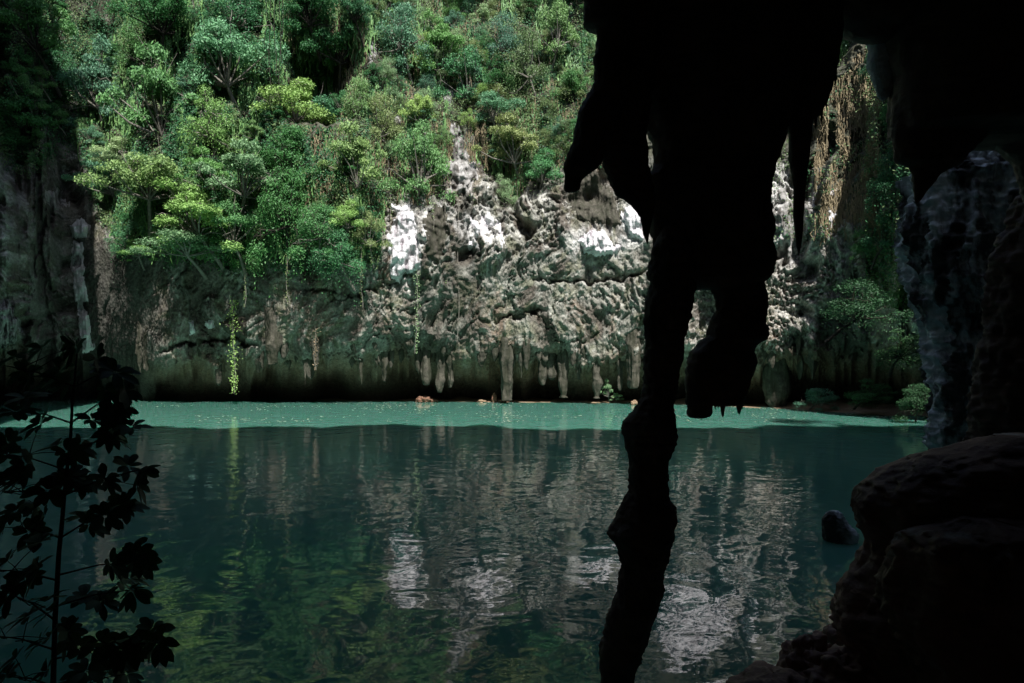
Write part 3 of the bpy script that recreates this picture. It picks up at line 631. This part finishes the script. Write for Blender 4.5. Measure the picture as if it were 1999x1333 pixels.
KEY = [
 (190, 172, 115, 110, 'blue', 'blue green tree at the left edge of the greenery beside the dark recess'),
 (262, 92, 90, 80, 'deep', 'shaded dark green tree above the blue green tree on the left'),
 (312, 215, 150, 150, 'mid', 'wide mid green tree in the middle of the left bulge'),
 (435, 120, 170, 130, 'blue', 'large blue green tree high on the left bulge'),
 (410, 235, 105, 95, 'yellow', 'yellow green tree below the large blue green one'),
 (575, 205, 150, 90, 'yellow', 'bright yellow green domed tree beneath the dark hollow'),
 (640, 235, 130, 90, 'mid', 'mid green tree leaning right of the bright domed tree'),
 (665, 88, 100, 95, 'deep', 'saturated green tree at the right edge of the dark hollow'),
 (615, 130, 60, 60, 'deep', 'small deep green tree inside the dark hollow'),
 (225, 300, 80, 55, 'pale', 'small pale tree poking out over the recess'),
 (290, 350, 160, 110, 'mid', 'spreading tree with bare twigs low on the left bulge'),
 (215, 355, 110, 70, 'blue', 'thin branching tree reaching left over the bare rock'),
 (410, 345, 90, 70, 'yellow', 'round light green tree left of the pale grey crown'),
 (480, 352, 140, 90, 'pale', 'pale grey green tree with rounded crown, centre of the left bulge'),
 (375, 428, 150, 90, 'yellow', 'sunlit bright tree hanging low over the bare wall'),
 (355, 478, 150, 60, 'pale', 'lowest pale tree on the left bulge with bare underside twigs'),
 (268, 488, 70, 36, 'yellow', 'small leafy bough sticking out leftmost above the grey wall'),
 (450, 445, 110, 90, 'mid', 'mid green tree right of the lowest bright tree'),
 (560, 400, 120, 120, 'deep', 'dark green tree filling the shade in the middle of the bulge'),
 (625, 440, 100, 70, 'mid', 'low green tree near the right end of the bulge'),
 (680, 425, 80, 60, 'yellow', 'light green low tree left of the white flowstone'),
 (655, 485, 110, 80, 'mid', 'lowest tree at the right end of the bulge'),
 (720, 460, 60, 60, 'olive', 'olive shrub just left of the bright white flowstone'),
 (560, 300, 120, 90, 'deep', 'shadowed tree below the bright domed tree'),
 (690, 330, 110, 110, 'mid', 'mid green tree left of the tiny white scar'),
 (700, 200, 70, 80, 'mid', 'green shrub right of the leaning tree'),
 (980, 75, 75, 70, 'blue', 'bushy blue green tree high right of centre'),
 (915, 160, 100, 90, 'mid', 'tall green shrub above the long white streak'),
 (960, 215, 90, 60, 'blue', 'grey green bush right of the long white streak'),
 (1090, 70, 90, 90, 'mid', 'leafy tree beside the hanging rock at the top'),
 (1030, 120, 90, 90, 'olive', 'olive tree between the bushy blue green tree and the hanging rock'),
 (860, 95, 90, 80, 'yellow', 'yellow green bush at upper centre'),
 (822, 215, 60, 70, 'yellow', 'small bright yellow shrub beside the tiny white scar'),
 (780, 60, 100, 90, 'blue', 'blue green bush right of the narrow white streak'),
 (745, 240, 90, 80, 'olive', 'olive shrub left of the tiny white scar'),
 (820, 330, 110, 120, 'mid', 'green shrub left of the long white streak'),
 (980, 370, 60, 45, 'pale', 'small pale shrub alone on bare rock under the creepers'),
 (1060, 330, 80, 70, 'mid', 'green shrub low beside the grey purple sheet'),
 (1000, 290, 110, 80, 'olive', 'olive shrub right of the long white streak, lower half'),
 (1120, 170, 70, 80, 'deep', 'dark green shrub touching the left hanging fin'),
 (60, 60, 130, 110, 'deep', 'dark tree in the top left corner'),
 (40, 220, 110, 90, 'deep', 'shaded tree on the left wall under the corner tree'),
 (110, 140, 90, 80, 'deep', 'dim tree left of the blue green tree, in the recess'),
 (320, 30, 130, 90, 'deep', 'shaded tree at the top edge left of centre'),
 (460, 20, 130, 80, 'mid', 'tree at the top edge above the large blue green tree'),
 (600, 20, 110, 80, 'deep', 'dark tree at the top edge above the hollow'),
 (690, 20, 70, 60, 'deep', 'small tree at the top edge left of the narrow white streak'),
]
for a in KEY: tree(a[0], a[1], a[2] * 1.22, a[3] * 1.6, *a[4:], v=random.randrange(9))
BOTX = [-60, 60, 110, 150, 180, 230, 300, 450, 600, 740, 756, 850, 880, 940, 1000, 1080, 1150, 1220]
BOTY = [330, 330, 290, 300, 380, 480, 500, 515, 530, 500, 385, 385, 330, 320, 375, 345, 310, 300]
def bottom(px): return np.interp(px, BOTX, BOTY)
random.seed(11); cnt = 0
REG = [(0, 170, 'dim shrub clinging to the shaded left wall', 'shrubs on the shaded left wall', ['deep', 'deep', 'mid']),
       (170, 520, 'small shrub filling gaps between trees on the left bulge', 'gap shrubs on the left bulge', ['mid', 'blue', 'deep', 'deep', 'deep']),
       (520, 750, 'small shrub around the dark hollow between left bulge and centre', 'shrubs round the hollow', ['deep', 'mid', 'deep', 'olive']),
       (750, 960, 'small shrub among the creepers above the white flowstones', 'shrubs above the white flowstones', ['mid', 'olive', 'blue', 'yellow', 'pale']),
       (960, 1230, 'small shrub among creepers between long white streak and hanging rock', 'shrubs beside the hanging rock', ['olive', 'mid', 'olive', 'blue', 'deep'])]
NAREA = dict(zip(range(5), (34, 46, 26, 60, 60)))
for ri, (xa, xb, lab, grp, keys) in enumerate(REG):
    for i in range(NAREA[ri]):
        px = random.uniform(xa, xb); py = random.uniform(-30, float(bottom(px)) - 14)
        if 575 < px < 700 and 90 < py < 190 and random.random() < .8: continue
        if 868 < px < 940 and py > 235: continue
        if 700 < px < 740 and 40 < py < 130: continue
        s = random.uniform(30, 62) * (1.5 if random.random() < .2 else 1)
        tree(px, py, s, s * random.uniform(.7, 1.15), random.choice(keys), lab, 'shrub', v=random.choice([3, 5, 6, 7, 8]), group=grp, cat='shrub', out=.15)
random.seed(31)
for i in range(46):
    s_ = random.uniform(70, 130)
    tree(random.uniform(120, 1300), random.uniform(-280, -60), s_, s_ * random.uniform(.8, 1.1), random.choice(['mid', 'deep', 'blue', 'olive']), 'tree high on the far cliff above the top edge of the picture', v=random.randrange(9), group='trees above the view', out=.2)
# greenery at the right, its shade put in by darker leaves
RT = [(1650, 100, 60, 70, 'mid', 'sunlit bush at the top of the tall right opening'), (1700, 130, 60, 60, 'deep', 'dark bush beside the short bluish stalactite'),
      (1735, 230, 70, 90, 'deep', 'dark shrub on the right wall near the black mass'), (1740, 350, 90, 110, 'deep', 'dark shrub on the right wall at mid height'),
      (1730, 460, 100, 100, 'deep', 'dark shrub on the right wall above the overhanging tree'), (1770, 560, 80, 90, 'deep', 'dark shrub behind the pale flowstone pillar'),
      (1690, 480, 60, 70, 'deep', 'dark shrub right of the rock with painted light ripples')]
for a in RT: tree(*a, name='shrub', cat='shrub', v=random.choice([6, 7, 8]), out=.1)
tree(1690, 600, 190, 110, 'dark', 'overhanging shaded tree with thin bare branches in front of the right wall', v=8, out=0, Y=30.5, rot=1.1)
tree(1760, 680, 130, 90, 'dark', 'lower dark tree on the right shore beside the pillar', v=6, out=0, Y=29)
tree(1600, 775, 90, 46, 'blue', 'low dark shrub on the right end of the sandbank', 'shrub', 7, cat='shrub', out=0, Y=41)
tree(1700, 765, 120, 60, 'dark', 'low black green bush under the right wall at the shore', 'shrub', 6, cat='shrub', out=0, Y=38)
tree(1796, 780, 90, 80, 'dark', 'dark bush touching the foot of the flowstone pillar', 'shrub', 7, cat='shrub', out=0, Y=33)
tree(1187, 764, 26, 52, 'pale', 'slim bright leafy shrub on the sandbank left of the foreground column', 'shrub', 3, cat='shrub', out=0, Y=48.7)
tree(1205, 776, 26, 18, 'pale', 'tiny leafy tuft at the foot of the slim bright shrub', 'shrub', 5, cat='shrub', out=0, Y=48.7)

# creepers: leafy cover on the cliff
def cover():
    n = 560000
    px = RS.uniform(-20, 1240, n); py = RS.uniform(-260, 540, n)
    dens = sstep(-25, 30, bottom(px) - py + 28 * fbm(px * .03, py * .012, 0 * px, 3, 101))
    patch = sstep(-.25, .25, fbm(px * .02, py * .012, 0 * px, 4, 111))
    keep = RS.rand(n) < dens * (.30 + .7 * patch) * np.where(px < 745, 1.0, .75)
    for x0, x1, y0, y1 in ((866, 945, 235, 380), (705, 738, 40, 135), (760, 784, 220, 258)):
        keep &= ~((px > x0) & (px < x1) & (py > y0) & (py < y1) & (RS.rand(n) < .85))
    keep &= ~(((px - 625) / 75) ** 2 + ((py - 140) / 75) ** 2 < RS.rand(n) * 1.3)
    px, py = px[keep], py[keep]
    px2 = RS.uniform(1690, 1800, 16000); py2 = RS.uniform(60, 600, 16000); px = np.r_[px, px2]; py = np.r_[py, py2]
    px3 = RS.uniform(1500, 1700, 9000); py3 = RS.uniform(50, 470, 9000); kk = RS.rand(9000) < sstep(-.1, .3, fbm(px3 * .02, py3 * .02, 0 * px3, 3, 131)); px = np.r_[px, px3[kk]]; py = np.r_[py, py3[kk]]
    Y = surf_py(px, py) - RS.exponential(.22, len(px))
    P = np.stack([(px - CX) / F * Y, Y, HC + (HY - py) / F * Y], -1)
    sel = .30 * (px < 745) + fbm(px * .03, py * .01, 0 * px, 3, 121) + .25 * RS.randn(len(px))
    for m, key, nm in ((sel > .10, 'deep', 'creeper'), (sel <= .10, 'olive', 'creeper')):
        N = RS.randn(m.sum(), 3) * .5 + np.array([0, -.7, .55]); N /= np.linalg.norm(N, axis=1)[:, None]
        V, Q = leaves(P[m], N, .16, droop=.5)
        tag(mesh(nm, V, Q, LM[key], smooth=False), ('green leafy creeper cover spread over the cliff face' if key == 'deep' else 'olive yellowish creeper cover spread over the cliff face'), 'creepers', kind='stuff')
cover()
def strands(keyname='dry', x0=560, n=9000, off=0.02, label='brown dry creeper strands hanging down the cliff face', name='dry_creeper', ww=(.012, .03), s0=141):
    px = np.r_[RS.uniform(x0, 1210, n), RS.uniform(1590, 1720, 2300)]; py = np.r_[RS.uniform(-20, 470, n), RS.uniform(90, 430, 2300)]
    k_ = fbm(px * .03, py * .008, 0 * px, 3, s0) > np.where(px > 1400, -.4, off)
    if keyname == 'mid': k_ &= px < 1400
    k_ &= (py < np.where(px > 1400, 500, bottom(px) - 15)); px, py = px[k_], py[k_]
    Y = surf_py(px, py) - .25; L = RS.uniform(.4, 1.8, len(px)); n = len(px)
    Vs = []; w_ = RS.uniform(*ww, n)
    x = (px - CX) / F * Y; z = HC + (HY - py) / F * Y
    for j, t in enumerate(np.linspace(0, 1, 5)):
        jx = x + .12 * RS.randn(n) * t; zz = z - L * t; yy = Y + .05 * RS.randn(n)
        Vs.append(np.stack([jx - w_, yy, zz], -1)); Vs.append(np.stack([jx + w_, yy, zz], -1))
    V = np.stack(Vs, 1); Q = []
    base = np.arange(n)[:, None] * 10
    for j in range(4): Q.append(base + np.array([[2 * j, 2 * j + 1, 2 * j + 3, 2 * j + 2]]))
    tag(mesh(name, V.reshape(-1, 3), np.concatenate(Q), LM[keyname], smooth=False), label, 'creepers', kind='stuff')
strands()
strands('mid', 150, 16000, -.1, 'green hanging creeper strands draped down the cliff between the trees', 'hanging_creeper', (.02, .055), 161)

# ------------------------------------------------------------------ hanging vines and roots
def vine(px, y0, y1, wd, label, key='pale', n=260, leaf=.15, Yo=.5, name='hanging_vine'):
    Ya = float(surf_py(np.array([float(px)]), np.array([float(y0)]))[0]) - Yo
    top = np.array(P3(px, y0, Ya)); bot = np.array(P3(px + random.uniform(-3, 3), y1, Ya))
    e = empty(name, tuple(top)); tag(e, label, 'vine')
    ts = np.linspace(0, 1, 14); pts = [top * (1 - t) + bot * t + np.array([.12 * math.sin(7 * t + px), 0, 0]) * t - top for t in ts]
    V, Q = tube(pts, [.022] * 14, 5); mesh('vine_stem', V, Q, M_dbark if name == 'aerial_root' else M_bark, e)
    if n:
        t = RS.rand(n); ww = wd * Ya / F * (.4 + .6 * np.abs(np.sin(t * 9 + px))) * (1 - .5 * t)
        P = (bot - top) * t[:, None] + RS.randn(n, 3) * np.stack([ww * .4, ww * .35, ww * .3], -1)
        N = RS.randn(n, 3) * .5 + np.array([0, -.6, .6]); N /= np.linalg.norm(N, axis=1)[:, None]
        V, Q = leaves(P, N, leaf, droop=.6); mesh('foliage', V, Q, LM[key], e, smooth=False)
vine(455, 585, 768, 20, 'leafy green creeper hanging free down to just above the water at left', 'yellow', 420)
vine(616, 640, 722, 10, 'short pinkish root tangle hanging left of centre', 'dry', 120, .12)
vine(815, 530, 690, 12, 'sparse pale creeper trailing below the bright white flowstone', 'pale', 260, .11)
vine(895, 385, 668, 0, 'long thin pale rope like root hanging down the bare rock', n=0, Yo=1.0)
vine(985, 735, 780, 10, 'small leafy creeper on the slender far stone column', 'yellow', 60, .12, Yo=.8)
for x, a, b_ in ((528, -30, 175), (536, -30, 150), (545, -20, 165), (552, -20, 120), (520, -10, 90)):
    vine(x, a, b_, 6, 'dark aerial root in the bundle hanging from the top edge left of centre', 'deep', 60, .12, Yo=4.0, name='aerial_root')
for o in list(bpy.data.objects):
    if o.name.startswith('aerial_root'): o['group'] = 'bundle of aerial roots'; o['category'] = 'root'

for x, a, b_ in ((762, 380, 500), (846, 395, 470), (868, 380, 560), (925, 350, 450), (1010, 360, 520), (1048, 350, 470), (1085, 335, 440), (705, 480, 600), (560, 500, 590), (480, 500, 600)):
    vine(x, a, b_, 7, 'thin creeper or root trailing below the edge of the greenery over bare rock', 'olive', 70, .12, Yo=.7)
for o in list(bpy.data.objects):
    if o.name.startswith('hanging_vine') and 'edge of the greenery' in o['label']: o['group'] = 'thin creepers trailing below the greenery'
# ------------------------------------------------------------------ floating leaves
n = 4000
px = RS.uniform(170, 1790, n); Yw = RS.uniform(33.5, 50, n)
kk = RS.rand(n) < sstep(-.1, .5, fbm(px * .012, Yw * .35, 0 * px, 3, 501)) * .6; px = px[kk]; Yw = Yw[kk]; n = len(px); Yw = np.where(px > 1300, np.minimum(Yw, np.interp(px, [1300, 1500, 1790], [48, 43, 35])), Yw)
Cc = np.stack([(px - CX) / F * Yw + .5 * RS.randn(n) , Yw, np.full(n, .006)], -1)
V, Q = leaves(Cc, np.tile([0, 0, 1.0], (n, 1)), .16, .6)
M_fl = rock_mat('fallen leaf', (.35, .30, .20), (.75, .68, .50), .6)
V[:, 2] = .006
tag(mesh('floating_leaves', V, Q, M_fl, smooth=False), 'pale fallen leaves speckling the sunlit strip of water', 'fallen leaves', kind='stuff')

# ------------------------------------------------------------------ sapling at the left, close to the camera
def sapling():
    Y0 = 4.0
    stem = [(103, 1560), (104, 1333), (108, 1200), (115, 1080), (122, 1010), (126, 960), (133, 900), (138, 850), (141, 790), (146, 740), (150, 690)]
    root = np.array(P3(103, 1560, Y0)); e = empty('sapling', tuple(root))
    tag(e, 'dark broad leaved sapling silhouetted at the left edge close to the camera', 'sapling')
    sp = [np.array(P3(x, y, Y0)) - root for x, y in stem]
    V, Q = tube(sp, np.linspace(.016, .005, len(sp)), 8); mesh('stem', V, Q, M_dbark, e)
    tips = [(60, 95), (160, 60), (290, 50), (370, 100), (440, 150), (480, 220), (110, 180), (200, 190), (270, 180), (400, 220), (450, 290), (150, 350), (60, 300), (350, 330), (420, 370), (500, 360), (220, 430), (300, 440), (30, 420), (100, 500), (20, 560),
            (80, 560), (230, 560), (180, 600), (280, 570), (400, 560), (490, 510), (520, 580), (480, 650), (400, 700), (330, 700), (60, 680), (110, 760), (20, 740), (170, 700), (150, 900), (100, 940), (30, 870), (200, 1060), (110, 1080), (30, 990), (500, 820), (530, 870),
            (420, 880), (460, 950), (500, 980), (380, 1020), (320, 1010), (150, 1180), (60, 1240), (250, 1150), (300, 1200), (470, 1170), (580, 1130), (600, 1180), (510, 1200), (380, 1180), (410, 1290), (330, 1290), (180, 1290), (30, 1300), (480, 1300), (-60, 600), (-60, 900), (-50, 1150), (-40, 450)]
    tips = [(x / 1.9525, 650 + y / 1.9525) for x, y in tips]
    tips = tips + [(x + dx, y + dy) for (x, y), dx, dy in zip(tips, np.random.RandomState(9).uniform(-26, 22, len(tips)), np.random.RandomState(10).uniform(-26, 26, len(tips)))][::2]
    sx = np.array([s[0] for s in stem]); sy = np.array([s[1] for s in stem])
    rs = np.random.RandomState(3)
    # group tips into boughs by height and side
    boughs = {}
    for x, y in tips:
        xs_ = float(np.interp(y, sy[::-1], sx[::-1])); boughs.setdefault((x > xs_, int(y // 75)), []).append((x, y))
    for (side, _), tl in sorted(boughs.items()):
        ya = min(1400, np.mean([t[1] for t in tl]) + 30 + rs.uniform(0, 20)); ya = max(ya, 700)
        xa = float(np.interp(ya, sy[::-1], sx[::-1])); A = np.array(P3(xa, ya, Y0))
        far = max(tl, key=lambda t: abs(t[0] - xa)); dY = rs.uniform(-.35, .35)
        B = np.array(P3(far[0], far[1], Y0 + dY)); tb = [tube([A - root, (A + B) / 2 - root + (0, 0, .02), B - root], [.006, .0045, .002], 6)]
        lv = []; 
        for x, y in tl:
            T = np.array(P3(x, y, Y0 + dY + rs.uniform(-.12, .12)))
            f = rs.uniform(.45, .8); S = A * (1 - f) + B * f; tb.append(tube([S - root, (S + T) / 2 - root + (0, 0, .01), T - root], [.003, .0025, .0018], 5))
            nl = rs.randint(9, 14); ax = rs.randn(3) * .25 + np.array([.35 if side else -.35, -.1, .35]); ax /= np.linalg.norm(ax)
            for q in range(nl):
                an = 2 * math.pi * q / nl + rs.uniform(-.3, .3)
                u = np.cross(ax, (0, 1, .2)); u /= np.linalg.norm(u); v = np.cross(ax, u)
                d = math.cos(an) * u + math.sin(an) * v + ax * rs.uniform(.15, .7) + np.array([0, 0, -.15]); d /= np.linalg.norm(d)
                nrm = ax - d * np.dot(ax, d); nrm /= np.linalg.norm(nrm) + 1e-9; bvec = np.cross(d, nrm)
                L = rs.uniform(.075, .125) ; W_ = L * rs.uniform(.19, .25)
                prof = [(0, .06), (.12, .35), (.35, .8), (.62, 1.0), (.82, .8), (.95, .3), (1.0, .02)]
                vs = []
                for tt, wv in prof:
                    p = T + d * L * (tt + .08) - np.array([0, 0, 1]) * .25 * L * tt * tt - root
                    for sgn in (-1, 0, 1): vs.append(p + bvec * sgn * wv * W_ + nrm * (abs(sgn) * .15 * W_ * wv))
                lv.append((np.array(vs), grid_faces(len(prof), 3)))
        V, Q = merge(tb); br = mesh('branch', V, Q, M_dbark, e)
        V, Q = merge(lv); mesh('foliage', V, Q, LM['dark'], br)
sapling()
